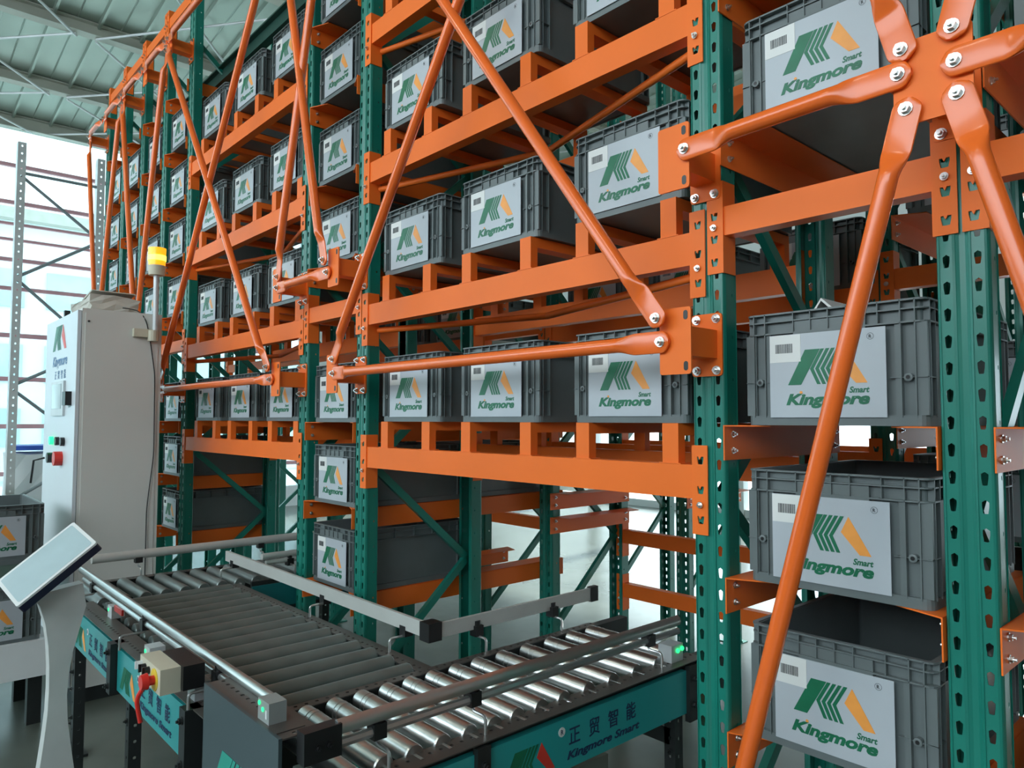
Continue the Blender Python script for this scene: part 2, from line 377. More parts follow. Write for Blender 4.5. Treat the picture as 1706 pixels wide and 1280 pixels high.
# --- bin supports standing on the wide bay beams (post, bar, rear post)
def make_support():
    t = thing('bin_support', 'x', 'support')
    mk('front_leg', bx(-.025, .025, .004, .034, 0, .105), ORANGE, t, bev=.003)
    mk('rear_leg', bx(-.025, .025, DEP-.034, DEP-.004, 0, .105), ORANGE, t, bev=.003)
    b = bx(-.025, .025, .034, DEP-.034, .073, .105); mk('bar', b, ORANGE, t, bev=.003)
    b = bx(-.034, .034, -.0, .042, .0005, .003); mk('foot', b, ORANGE, t)
    index_children(t); return t
sup = make_support(); used = False
SUPX = {'near': [(-2.505, -2.22), (-1.98, -1.675), (-1.43, -1.122)], 'far': [(-4.70, -4.39), (-4.15, -3.85), (-3.60, -3.305)]}
ST = {0: 'left', 1: 'middle', 2: 'right'}
for key in ('near', 'far'):
    bn = 'near wide bay' if key == 'near' else 'far wide bay'
    for k, z in enumerate(WZ):
        for j, pr in enumerate(SUPX[key]):
            for s, x in enumerate(pr):
                o = sup if not used else copy_tree(sup); used = True
                o.location = (x, 0, z)
                o['label'] = 'orange support under the %s bin, %s leg, on the %s beam, %s' % (ST[j], ('left', 'right')[s], LV[k], bn); o['group'] = 'bin supports on the wide bay beams'
# --- cantilever rails in the narrow bays
NZ_LOW = [-.74, -.378, -.012]; NZ_HI = [.715, 1.105, 1.50, 1.895, 2.29]
def make_rail(s):
    """s=+1: fixed to the post on its left, flange reaching to +x"""
    t = thing('shelf_rail', 'x', 'shelf rail')
    b = bmesh.new(); box(b, 0 if s > 0 else -.003, .003 if s > 0 else 0, -.012, DEP+.005, -.085, 0)
    x1 = s*.100; x0 = 0
    prism(b, [(x0, -.012), (x1, .03), (x1, DEP-.03), (x0, DEP+.005)], -.003, 0, axis='z')
    mk('angle', b, ORANGE, t)
    for y in (.025, DEP-.03):
        for z in (-.022, -.062):
            b = bmesh.new(); hexbolt(b, (s*.003, y, z), (s, 0, 0), .006, .005); mk('bolt', b, BOLT, t)
    index_children(t); return t
RL = {1: make_rail(1), -1: make_rail(-1)}; usedr = {1: False, -1: False}
def rail(s, x, y, z, label, group):
    o = RL[s] if not usedr[s] else copy_tree(RL[s]); usedr[s] = True; o.location = (x, y, z); o['label'] = label; o['group'] = group
for (l, r) in NB:
    nm = NBN[(l, r)]
    levels = NZ_LOW+NZ_HI
    if (l, r) in ((1, 0), (0, -1)): levels = NZ_LOW+NZ_HI[:2]
    for k, z in enumerate(levels):
        rail(1, UX[l]+W+.0045, 0, z, 'orange left shelf rail of the %s, %s from the bottom' % (nm, LV[k]), 'shelf rails of the narrow bays')
        rail(-1, UX[r]-W-.0045, 0, z, 'orange right shelf rail of the %s, %s from the bottom' % (nm, LV[k]), 'shelf rails of the narrow bays')
for (l, r) in ((1, 0), (3, 2), (0, -1)):
    nm = NBN[(l, r)]
    for k, z in enumerate(NZ_LOW+NZ_HI[:1]):
        rail(1, UX[l]+W+.0045, .645 if (l, r) == (3, 2) else ROWY[1], z, 'second-row left rail behind the %s, %s from the bottom' % (nm, LV[k]), 'shelf rails of the second row')
        rail(-1, UX[r]-W-.0045, .645 if (l, r) == (3, 2) else ROWY[1], z, 'second-row right rail behind the %s, %s from the bottom' % (nm, LV[k]), 'shelf rails of the second row')
# depth rails on the aisle side of the second and third row, seen beyond the conveyor
for row in (1, 2):
    for k, z in enumerate((-.378, -.5)):
        for s, i in ((1, 2), (-1, 1)):
            if k == 1 and row == 2: continue
            rail(s, UX[i]+s*(W+.0045), ROWY[row], z-.09*(row-1), 'orange ledge beyond the conveyor, %s row, %s post, %s one' % (('second', 'third')[row-1], ('left', 'right')[s < 0], ('upper', 'lower')[k]), 'ledges beyond the conveyor')

# --- storage bins
BW, BD, BH = .40, .60, .262
KM = text_mesh('k', 'Kingmore', .03, shear=.28, offset=.0013, width=.180)
SM_ = text_mesh('s', 'Smart', .018, shear=.22, offset=.0005, width=.042)
RM = text_mesh('r', 'R', .010, offset=.0002, width=.0055)
def make_bin():
    t = thing('storage_bin', 'x', 'bin')
    b = bmesh.new(); o = .013
    A = rrect(o, BW-o, o, BD-o, .012); I = rrect(o+.003, BW-o-.003, o+.003, BD-o-.003, .010)
    band(b, A, I, .004, BH-.002)
    prism(b, A, .002, .008, axis='z')
    O = rrect(0, BW, 0, BD, .022); M = rrect(.012, BW-.012, .012, BD-.012, .012)
    band(b, O, M, BH-.004, BH); band(b, rrect(.001, BW-.001, .001, BD-.001, .021), M, .240, .243); band(b, O, M, .212, .2155)
    band(b, rrect(.002, BW-.002, .002, BD-.002, .02), M, .0, .022)
    for x in (.0225, .0505, BW-.0505, BW-.0225):       # vertical ribs over the full height, front and back
        box(b, x-.0012, x+.0012, 0, .013, .018, BH-.001); box(b, x-.0012, x+.0012, BD-.013, BD, .018, BH-.001)
    for x in (.12, .16, .20, .24, .305): box(b, x-.001, x+.001, 0, .013, .2145, BH-.001); box(b, x-.001, x+.001, BD-.013, BD, .2145, BH-.001)
    box(b, .12, .28, .0005, .013, .203, .2145); box(b, .121, .279, .004, .0125, .2155, .2385)
    for x in (.0225, BW-.0505):
        pass
    for x0, x1 in ((.001, .026), (.0515, .063), (BW-.063, BW-.0515), (BW-.026, BW-.001)): box(b, x0, x1, .005, .013, .022, .212)
    for cx in (.037, BW-.037):
        cyl(b, (cx, .013, .10), (cx, .0, .10), .0085, 14); cyl(b, (cx, .0, .10), (cx, -.0008, .10), .0085, 14, .0055)
        box(b, cx-.036, cx-.008, .002, .013, .0992, .1008); box(b, cx+.008, cx+.036, .002, .013, .0992, .1008)
    for y in (.022, .052, .10, .20, .30, .40, .50, BD-.052, BD-.022):
        for x0, x1 in ((0, .013), (BW-.013, BW)):
            full = y < .06 or y > BD-.06
            box(b, x0, x1, y-.0012, y+.0012, .018 if full else .2145, BH-.001)
    for x0, x1 in ((0, .013), (BW-.013, BW)): box(b, x0+.001, x1-.001, .001, .05, .0992, .1008)
    mk('tub', b, PLAST, t)
    b = bmesh.new()
    for cx in (.037, BW-.037): cyl(b, (cx, -.0012, .10), (cx, -.0005, .10), .0042, 12)
    mk('boss_hole', b, BLACKP, t)
    lb = mk('label_plate', bx(.064, .322, -.0025, -.0005, .018, .2085), LABEL, t)
    b = bx(.065, .139, -.0034, -.0026, .145, .2075); mk('barcode_sticker', b, STICK, lb)
    b = bmesh.new(); x = .079
    rr = random.Random(3)
    while x < .119:
        wv = rr.choice([.0007, .0012, .0018]); box(b, x, x+wv, -.0038, -.0034, .166, .187); x += wv+rr.choice([.0009, .0014])
    mk('barcode', b, INKK, lb)
    b = bmesh.new()
    emblem(b, lambda u, v, q: (.108+u*1.03, -.0026-q, .092+v), 1, 0, 1)
    add_text(b, KM, lambda u, v, q: (.103+u*1.03, -.0030-q, .0475+v*1.12), 0)
    add_text(b, SM_, lambda u, v, q: (.246+u, -.0030-q, .0715+v*1.0), 0)
    for cx in (.155,): cyl(b, (.1385, -.0026, .0745), (.1385, -.0032, .0745), .0035, 10, mi=1)
    add_text(b, RM, lambda u, v, q: (.2885+u, -.0030-q, .1865+v), 2)
    n = 20
    for i in range(n):
        a0, a1 = 2*math.pi*i/n, 2*math.pi*(i+1)/n; c = (.2915, .190)
        b.faces.new([b.verts.new((c[0]+math.cos(a)*r, -.0031, c[1]+math.sin(a)*r)) for a, r in ((a0, .0072), (a1, .0072), (a1, .0064), (a0, .0064))]).material_index = 2
    mk('emblem_and_name', b, [INKG, INKO, INKK], lb)
    index_children(t); return t
binp = make_bin(); usedb = [False]
def bin_at(x, y, z, label, group, rz=0):
    o = binp if not usedb[0] else copy_tree(binp); usedb[0] = True
    o.location = (x, y, z); o.rotation_euler = (0, 0, rz); o['label'] = label; o['group'] = group; return o
BX = {'near': [-2.545, -2.025, -1.477], 'far': [-4.755, -4.215, -3.688]}
for key in ('near', 'far'):
    bn = 'near wide bay' if key == 'near' else 'far wide bay'
    for k, z in enumerate(WZ):
        if key == 'near' and k == 3: continue
        for j, x in enumerate(BX[key]):
            dx = random.uniform(-.006, .006) if k else 0
            bin_at(x+dx, .015, z+.1056, 'grey logo bin, %s of three on the %s beam of the %s' % (ST[j], LV[k], bn), 'bins in the wide bays')
            if k in (1, 2): bin_at(x+.005, ROWY[1]+.02, z+.0005, 'second-row bin behind the %s bin on the %s beam, %s' % (ST[j], LV[k], bn), 'bins in the second rack row')
for (l, r) in NB:
    xc = (UX[l]+UX[r])/2+.012; nm = NBN[(l, r)]
    if (l, r) == (0, -1): lv = [3]
    elif (l, r) == (1, 0): lv = [0, 1, 2, 3]
    elif (l, r) == (3, 2): lv = [0, 1, 2, 3, 4, 5, 6]
    elif (l, r) == (5, 4): lv = [0, 1, 2, 3, 4, 5, 6]
    else: lv = [3, 4, 5, 6]
    Z = NZ_LOW+NZ_HI
    for k in lv:
        bin_at(xc-BW/2, .015, Z[k]+.0005, 'grey logo bin alone on the %s shelf of the %s' % (LV[k], nm), 'bins in the narrow bays')
for (l, r) in ((1, 0), (3, 2)):
    for k in (0, 1, 2, 3):
        if (l, r) == (3, 2) and k in (0, 2): continue
        Z = NZ_LOW+NZ_HI; xc = (UX[l]+UX[r])/2
        bin_at(xc-BW/2, .66 if (l, r) == (3, 2) else ROWY[1]+.02, Z[k]+.0005, 'second-row dark bin behind the %s, %s shelf' % (NBN[(l, r)], LV[k]), 'bins in the second rack row')

# --- bracket stubs and brace tubes
YP = -.14
def bracket(x, z, label, wide=False, dxp=0):
    t = thing('brace_bracket', label, 'bracket', (x, 0, z), 'brace brackets on the posts')
    b = bmesh.new(); pts = rrect(-.043, .043, -.078, .078, .008, 2); prism(b, pts, -.006, -.0015)
    mk('base_plate', b, ORANGE, t)
    b = bmesh.new()
    box(b, -.030, .030, YP+.004, -.006, .030, .035); box(b, -.030, .030, YP+.004, -.006, -.035, -.030); box(b, .025, .030, YP+.004, -.006, -.030, .030)
    mk('stub', b, ORANGE, t)
    b = bmesh.new(); hw = .066 if wide else .044
    P = rrect(-hw, hw, -.079, .079, .006, 2)
    prism(b, P, YP, YP+.005)
    mk('gusset_plate', b, ORANGE, t)
    for v in (-.060, .060):
        if not wide: b = bmesh.new(); prism(b, rrect(.024, .036, v-.011, v+.011, .0055, 3), YP-.0006, YP-.0001); mk('slot', b, BLACKP, t)
    for u in (-.028, .028):
        for v in (-.064, .064):
            b = bmesh.new(); hexbolt(b, (u, -.006, v), (0, -1, 0), .0085, .008); mk('bolt', b, BOLT, t)
    return t
BN = {1: 'second post from the right', 2: 'third post from the right', 3: 'fourth post from the right', 4: 'fifth post, beside the cabinet', 5: 'post behind the beacon', 7: 'second post from the far left', 0: 'nearest post'}
bracket(UX[0]-.0, .628, 'large square gusset where six orange tubes meet on the nearest post', True)
for i in (1, 2, 3, 4): bracket(UX[i], .187, 'orange gusset bracket low on the %s' % BN[i])
for i in (1, 2, 3, 5, 7): bracket(UX[i], .628, 'orange gusset bracket midway up the %s' % BN[i])
for i in (1, 2, 3, 4, 5, 6, 7, 8): bracket(UX[i], 2.46, 'orange gusset bracket near the top of the %s' % {1: 'second post from the right', 2: 'third post from the right', 3: 'fourth post from the right', 4: 'post beside the cabinet', 5: 'post behind the beacon', 6: 'post left of the beacon', 7: 'second post from the far left', 8: 'farthest left post'}[i])
bracket(UX[1], -1.25, 'orange gusset bracket at the foot of the second post from the right')
def tube(p, q, label, yoff=0, r=.0185, bolts=True, group='diagonal and horizontal brace tubes'):
    t = thing('brace_tube', label, 'brace tube', (p[0], YP-.008-yoff, p[1]), group)
    d = Vector((q[0]-p[0], 0, q[1]-p[1])); L = d.length; d.normalize(); s = Vector((-d.z, 0, d.x)); yv = Vector((0, -1, 0))
    b = bmesh.new(); N = 20; prof = []
    ext = .022
    def sect(u):   # half width, half thickness at distance u from the bolt (u may be negative: beyond the bolt)
        if u < 0:
            k = max(0, 1-(u/-ext)**2)**.5; return .027*max(k, .25), .005
        if u < .075: return .027, .005
        if u < .125:
            k = (u-.075)/.05; k = k*k*(3-2*k); return .027+(r-.027)*k, .005+(r-.005)*k
        return r, r
    us = [-ext, -ext*.9, -ext*.6, -ext*.3, 0, .04, .075, .083, .092, .1, .108, .117, .125, .14]
    st = us+[L-u for u in us[::-1]]
    rings = []
    for u in st:
        e = min(u, L-u); hw, ht = sect(e); lift = r*.0 if e < .075 else (r-.006)*min(1, (e-.075)/.05)
        c = d*u+yv*lift*.8; ring = []
        for k in range(N):
            a = 2*math.pi*k/N; ring.append(b.verts.new(c+s*hw*math.cos(a)+yv*ht*(math.copysign(abs(math.sin(a))**(.7 if hw > ht*1.5 else 1), math.sin(a)))))
        rings.append(ring)
    for A, B in zip(rings, rings[1:]):
        for k in range(N): b.faces.new((A[k], A[(k+1) % N], B[(k+1) % N], B[k]))
    b.faces.new(rings[0][::-1]); b.faces.new(rings[-1])
    mk('pipe', b, TUBEO, t, smooth=True)
    if bolts:
        for u in (0, L):
            b = bmesh.new(); c = d*u+yv*.0052; hexbolt(b, c, (0, -1, 0), .0095, .009); mk('bolt', b, BOLT, t)
    return t
X0, X1, X2, X3, X4, X5, X6, X7, X8 = [UX[i] for i in range(9)]
tube((-.963, .637), (-.493, .645), 'orange tube running level from the six-armed gusset left to the next post')
tube((-.955, -1.22), (-.481, .575), 'long orange tube slanting down left from the six-armed gusset, crossing the bins')
tube((-.487, .690), (-.955, 2.42), 'orange tube rising up left from the six-armed gusset')
tube((-.402, .700), (.08, 2.42), 'orange tube rising up right from the six-armed gusset')
tube((-.400, .637), (.08, .637), 'orange tube running right from the six-armed gusset to the picture edge')
tube((-.397, .577), (.08, -1.22), 'orange tube slanting down right from the six-armed gusset')
tube((-2.645, .245), (-1.04, 2.42), 'long orange tube rising right across the near wide bay', .004)
tube((-1.037, .243), (-2.645, 2.42), 'long orange tube falling right across the near wide bay', .016)
tube((-2.645, .187), (-1.036, .187), 'level orange tube across the lowest bins of the near wide bay')
tube((-3.185, .66), (-2.715, 2.42), 'orange tube rising right across the mid-picture narrow bay', .004)
tube((-2.715, .66), (-3.185, 2.42), 'orange tube falling right across the mid-picture narrow bay', .016)
tube((-3.19, .61), (-2.71, .61), 'short level orange tube across the mid-picture narrow bay')
tube((-4.90, .245), (-3.255, 2.42), 'long orange tube rising right across the far wide bay', .004)
tube((-3.255, .245), (-4.90, 2.42), 'long orange tube falling right across the far wide bay', .016)
tube((-4.90, .187), (-3.25, .187), 'level orange tube low across the far wide bay')
for a, c, w_ in ((X8, X7, 'farthest left post, falling right'), (X6, X7, 'third post from far left, falling left'), (X6, X5, 'third post from far left, falling right'), (X4, X5, 'post beside the cabinet, falling left')):
    s = 1 if c > a else -1
    tube((a+s*.03, 2.42), (c-s*.03, .66), 'orange diagonal tube from the top of the '+w_)
for a, c, n_ in ((X8, X7, 'farthest narrow bay'), (X7, X6, 'second narrow bay from the far left'), (X6, X5, 'narrow bay left of the beacon'), (X5, X4, 'narrow bay behind the beacon'), (X4, X3, 'far wide bay'), (X3, X2, 'mid-picture narrow bay'), (X2, X1, 'near wide bay')):
    tube((a+.03, 2.48), (c-.03, 2.48), 'level orange tube along the top of the '+n_, .008)
# plan bracing rods under the shelves
def rod(p, q, label):
    b = bmesh.new(); cyl(b, p, q, .0125, 10); o = mk('bracing_rod', b, ORANGE, smooth=True); tag(o, label, 'bracing rod', 'flat bracing rods under the beams')
for key, (l, r) in BAYW.items():
    for k, z in enumerate(WZ[1:3] if key == 'far' else WZ[1:4]):
        xa, xb = UX[l]+.05, UX[r]-.05; xm = (xa+xb)/2; zz = z-.105; bn = 'near wide bay' if key == 'near' else 'far wide bay'
        rod((xb, .05, zz), (xm, DEP-.35, zz), 'thin orange rod under the %s beam, %s, right half' % (LV[k+1], bn))
        rod((xm, DEP-.35, zz), (xa, .05, zz), 'thin orange rod under the %s beam, %s, left half' % (LV[k+1], bn))
# dark guide rail along the rear top of the rack
b = bmesh.new(); box(b, X8, X3, .2, .25, 2.33, 2.40); box(b, X8, X3, .17, .28, 2.40, 2.41); tag(mk('tie_beam', b, mat('dark_green_paint', (.006, .05, .035), .4)), 'long dark green tie beam running along the top of the far bays', 'beam')

# ------------------------------------------------------------------ conveyors
ZT = -.73
def roller_proto(L, r, m, ax, name='roller'):
    b = bmesh.new(); h = L/2; e = Vector((1, 0, 0)) if ax == 'x' else Vector((0, 1, 0))
    cyl(b, e*-h, e*-(h-.004), r*.92, 20, r); cyl(b, e*-(h-.004), e*(h-.004), r, 20, cap=False); cyl(b, e*(h-.004), e*h, r, 20, r*.92)
    cyl(b, e*-(h+.03), e*(h+.03), .006, 8)
    if ax == 'x' and m is STEEL:
        for u in (-.8, -.7): cyl(b, e*(h*u), e*(h*u+.006), r+.0012, 20)
    o = mk(name, b, m, smooth=True); return o
def put_rollers(proto, parent, locs):
    for i, l in enumerate(locs):
        o = proto if i == 0 else proto.copy()
        if i: COL.objects.link(o)
        o.parent = parent; o.location = l
HOLE8 = [(-.004, -.004), (0, -.005), (.004, -.004), (.005, 0), (.004, .004), (0, .005), (-.004, .004), (-.005, 0)]
def flange(name, parent, u0, u1, a, b_, z, axis, m=BROWNF, pitch=.03):
    bm = bmesh.new(); n = max(1, int((u1-u0)/pitch)); p = (u1-u0)/n
    fn = (lambda u, v: (v, u, z)) if axis == 'x' else (lambda u, v: (u, v, z))
    holed_strip(bm, a, b_, u0, p, n, HOLE8, fn=fn, hx=a+(b_-a)*.4)
    bmesh.ops.remove_doubles(bm, verts=bm.verts, dist=.0002); bmesh.ops.solidify(bm, geom=bm.faces[:], thickness=.003)
    return mk(name, bm, m, parent)
def leg(parent, x, y, z1=-.9, s=.04):
    b = bmesh.new(); n = 11; H = z1-FZ; p = H/n
    fnA = lambda u, v: (u, -s/2, v)
    holed_strip(b, -s/2, s/2, .012, (H-.012)/n, n, HOLE8, fn=fnA)
    holed_strip(b, -s/2, s/2, .012, (H-.012)/n, n, HOLE8, fn=lambda u, v: (s/2, u, v))
    bmesh.ops.remove_doubles(b, verts=b.verts, dist=.0002); bmesh.ops.solidify(b, geom=b.faces[:], thickness=.003)
    box(b, -s/2-.02, s/2+.02, -s/2-.02, s/2+.02, 0, .012)
    for v in (H*.25, H*.5, H*.8): hexbolt(b, (0, -s/2, v), (0, -1, 0), .007, .005)
    mk('leg', b, BLACKM, parent, loc=(x, y, FZ))
def logo_bar(parent, fn, mats):
    """panel print: emblem, (R) mark, four characters and the name under them; fn(u, v, t) u along, v up"""
    b = bmesh.new()
    emblem(b, lambda u, v, q: fn(u*1.05, -.04+v*.95, q), 1, 0, 1)
    cyl(b, fn(.205, .040, 0), fn(.205, .040, .0015), .012, 16, mi=3)
    add_text(b, text_mesh('r2', 'R', .018, width=.009), lambda u, v, q: fn(.2005+u, .034+v, q+.0022), 2)
    for i, ch in enumerate('正贸智能'):
        add_text(b, text_mesh('c', ch, .05, width=.042, offset=.0004), lambda u, v, q, i=i: fn(.232+i*.078+u, .002+v*1.0, q+.001), 2)
    add_text(b, text_mesh('n', 'Kingmore Smart', .03, shear=.25, offset=.0008, width=.30), lambda u, v, q: fn(.225+u, -.036+v*.95, q+.001), 2)
    return mk('panel_print', b, mats, parent)
def rail_rod(parent, p_rail, p_side, yv, side):
    """z-shaped wire holding a guide rail: from the frame top out, up to the rail; knob clamp at the rail"""
    b = bmesh.new(); x, y, z = p_rail; u = Vector(side)
    base = Vector(p_side)
    path(b, bend([base, base+Vector((0, 0, .045)), Vector((x, y, base.z+.045))+u*.0, Vector((x, y, z-.005))], .012), .0042, 8)
    o = mk('rail_wire', b, ALU, parent, smooth=True)
    b = bmesh.new(); box(b, x-.016, x+.016, y-.016, y+.016, z-.022, z+.012); cyl(b, (x, y, z+.012), (x, y, z+.026), .012, 12); mk('clamp_knob', b, BLACKP, parent, bev=.002)
# --- conveyor A : along X in front of the rack
A = thing('roller_conveyor', 'long dark-roller conveyor with teal side panels along the rack front', 'conveyor', (0, 0, 0), 'roller conveyors')
r = .0285
put_rollers(roller_proto(.50, r, RUBB, 'y'), A, [(-1.845-.1*i, -.565, ZT-r) for i in range(15)])
sp = mk('side_panel', bx(-2.68, -1.99, -.905, -.885, -.895, -.757), TEAL, A, bev=.004); sp2 = mk('side_panel', bx(-3.37, -2.74, -.905, -.885, -.895, -.757), TEAL, A, bev=.004)
logo_bar(sp, lambda u, v, q: (-2.64+u, -.9055-q, -.835+v), [INKG, INKO, INKB, STICK]); logo_bar(sp2, lambda u, v, q: (-3.30+u, -.9055-q, -.835+v), [INKG, INKO, INKB, STICK])
for x in (-3.385, -2.71, -1.975):
    b = bx(x-.022, x+.022, -.925, -.88, -.91, -.745); hexbolt(b, (x, -.925, -.775), (0, -1, 0), .008); hexbolt(b, (x, -.925, -.885), (0, -1, 0), .008); mk('panel_joint', b, BLACKM, A)
flange('top_flange', A, -3.37, -1.88, -.905, -.83, -.748, 'x')
mk('side_frame', bx(-3.37, -1.88, -.86, -.83, -.88, -.752), BLACKM, A)
flange('rear_flange', A, -3.28, -1.80, -.318, -.265, -.745, 'x'); mk('side_frame', bx(-3.28, -1.82, -.315, -.285, -.88, -.748), BLACKM, A)
for x, y in ((-3.39, -.87), (-3.34, -.30), (-2.72, -.84), (-2.70, -.30), (-1.99, -.84), (-1.95, -.30)): leg(A, x, y)
for x in (-3.36, -2.71, -1.97): mk('cross_bar', bx(x-.02, x+.02, -.85, -.30, -.95, -.91), BLACKM, A)
mk('cross_bar', bx(-3.36, -1.99, -.31, -.28, -1.25, -1.20), BLACKM, A)
b = bmesh.new(); cyl(b, (-3.57, -.835, -.648), (-1.62, -.835, -.648), .013, 14); cyl(b, (-3.50, -.838, -.676), (-1.70, -.838, -.676), .010, 14); mk('guide_rail', b, ALU, A, smooth=True)
b = bx(-3.53, -1.875, -.236, -.224, -.68, -.633); mk('guide_rail', b, ALUW, A, bev=.003)
mk('rail_corner', bx(-1.885, -1.835, -.25, -.20, -.685, -.628), BLACKP, A, bev=.005)
for x in (-3.32, -2.62, -1.96): rail_rod(A, (x, -.837, -.675), (x+.0, -.915, -.75), 0, (0, 0, 0))
for x in (-3.45, -2.55, -2.0): rail_rod(A, (x, -.222, -.68), (x, -.285, -.746), 0, (0, 0, 0))
mk('rail_end_tip', bx(-2.96, -2.86, -.852, -.845, -.70, -.68), REDP, A)
for (x, y, rz) in ((-3.05, -.845, 0), (-2.43, -.885, 0), (-2.03, -.885, 0)):
    b = bx(x-.028, x+.028, y, y+.045, -.745, -.70); s = mk('sensor_bracket', b, GREYST, A, bev=.003)
    b = bmesh.new(); cyl(b, (x-.016, y-.002, -.717), (x-.016, y+.004, -.717), .006, 12); mk('status_light', b, LEDG, s)
# --- conveyor B : along Y into the near wide bay
B = thing('roller_conveyor', 'roller conveyor with shiny steel rollers running into the near wide bay', 'conveyor', (0, 0, 0), 'roller conveyors')
r = .026
ys = [-.775, -.695, -.615, -.535, -.455, -.378, -.30, -.215, -.13, -.03, .075, .185, .29, .39]
put_rollers(roller_proto(.375, r, STEEL, 'x'), B, [(-1.565, y, ZT-r) for y in ys])
pr = mk('side_panel', bx(-1.345, -1.325, -.84, .36, -.905, -.775), TEAL, B, bev=.004)
logo_bar(pr, lambda u, v, q: (-1.3245+q, -.40+u, -.845+v), [INKG, INKR, INKB, STICK])
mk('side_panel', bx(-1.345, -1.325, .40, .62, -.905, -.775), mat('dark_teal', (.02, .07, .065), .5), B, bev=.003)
flange('top_flange', B, -.90, .45, -1.385, -1.32, -.752, 'y'); flange('inner_flange', B, -.90, .45, -1.80, -1.765, -.742, 'y')
mk('side_frame', bx(-1.375, -1.348, -.92, .62, -.90, -.756), BLACKM, B); mk('side_frame', bx(-1.80, -1.765, -.86, .62, -.88, -.746), BLACKM, B)
mk('end_beam', bx(-1.42, -1.33, -.945, -.915, -.92, -.765), BLACKM, B, bev=.003)
for y in (-.86, .38):
    b = bx(-1.33, -1.312, y-.02, y+.02, -.93, -.76); hexbolt(b, (-1.312, y, -.80), (1, 0, 0), .008); hexbolt(b, (-1.312, y, -.88), (1, 0, 0), .008); mk('panel_joint', b, BLACKM, B)
b = bx(-1.33, -1.312, -.245-.24, -.205-.24, -.93, -.76); hexbolt(b, (-1.312, -.465, -.80), (1, 0, 0), .007); mk('panel_joint', b, BLACKM, B)
for x, y in ((-1.36, -.84), (-1.36, .34), (-1.78, .34)): leg(B, x, y)
mk('cross_bar', bx(-1.80, -1.36, .32, .36, -1.0, -.95), BLACKM, B); mk('cross_bar', bx(-1.38, -1.34, -.8, .34, -1.15, -1.11), BLACKM, B)
b = bmesh.new(); prism(b, [(-1.405, -.66), (-1.397, -.664), (-1.388, -.660), (-1.384, -.648), (-1.388, -.636), (-1.397, -.630), (-1.405, -.634)], -.80, .42); prism(b, [(-1.405, -.688), (-1.397, -.692), (-1.390, -.689), (-1.387, -.681), (-1.390, -.673), (-1.397, -.670), (-1.405, -.673)], -.80, .42); mk('guide_rail', b, ALU, B, smooth=True)
b = bx(-1.856, -1.844, -.2, .50, -.68, -.635); mk('guide_rail', b, ALUW, B, bev=.003); mk('rail_end_cap', bx(-1.86, -1.84, .50, .54, -.685, -.63), BLACKP, B)
b = bx(-1.415, -1.382, -.88, -.795, -.70, -.635); hexbolt(b, (-1.382, -.85, -.67), (1, 0, 0), .005); hexbolt(b, (-1.382, -.825, -.67), (1, 0, 0), .006); mk('rail_corner', b, BLACKP, B, bev=.006)
for y in (-.70, -.43, .27): rail_rod(B, (-1.40, y, -.675), (-1.35, y, -.755), 0, (0, 0, 0))
for y in (-.05, .30): rail_rod(B, (-1.848, y, -.68), (-1.80, y, -.748), 0, (0, 0, 0))
b = bx(-1.40, -1.35, .32, .38, -.755, -.70); s = mk('sensor_bracket', b, GREYST, B, bev=.003)
b = bmesh.new(); cyl(b, (-1.349, .372, -.715), (-1.345, .372, -.715), .007, 12); cyl(b, (-1.349, .35, -.718), (-1.345, .35, -.718), .007, 12); mk('status_light', b, LEDG, s)
mk('motor_housing', bx(-1.62, -1.42, -.20, .10, -1.12, -.98), mat('grey_motor', (.16, .18, .15), .5), B, bev=.01)
# --- conveyor C : along Y at the left end, into the far wide bay
Cc = thing('roller_conveyor', 'dark roller conveyor at the left, running past the cabinet into the far wide bay', 'conveyor', (0, 0, 0), 'roller conveyors')
put_rollers(roller_proto(.37, .026, mat('grey_roller', (.25, .28, .27), .4, .7, .1, 12), 'x'), Cc, [(-3.52, -.80+.08*i, ZT-.026) for i in range(17)])
mk('side_frame', bx(-3.76, -3.73, -.9, .62, -.90, -.75), BLACKM, Cc); mk('side_frame', bx(-3.315, -3.30, -.2, .62, -.90, -.75), BLACKM, Cc)
flange('top_flange', Cc, -.9, .55, -3.77, -3.725, -.745, 'y')
mk('side_panel', bx(-3.30, -3.29, -.2, .60, -.88, -.77), mat('deep_teal', (.01, .16, .17), .4), Cc)
b = bmesh.new(); cyl(b, (-3.80, -.75, -.648), (-3.80, .62, -.648), .021, 14); mk('guide_rail', b, ALUW, Cc, smooth=True)
b = bmesh.new(); cyl(b, (-3.38, -.12, -.655), (-3.38, .62, -.655), .015, 14); cyl(b, (-3.38, -.10, -.685), (-3.38, .62, -.685), .011, 14); mk('guide_rail', b, ALUW, Cc, smooth=True)
for y in (-.55, .05): rail_rod(Cc, (-3.80, y, -.665), (-3.755, y, -.75), 0, (0, 0, 0))
rail_rod(Cc, (-3.38, .02, -.69), (-3.32, .02, -.75), 0, (0, 0, 0))
for x, y in ((-3.745, -.8), (-3.745, .4), (-3.31, .4)): leg(Cc, x, y)
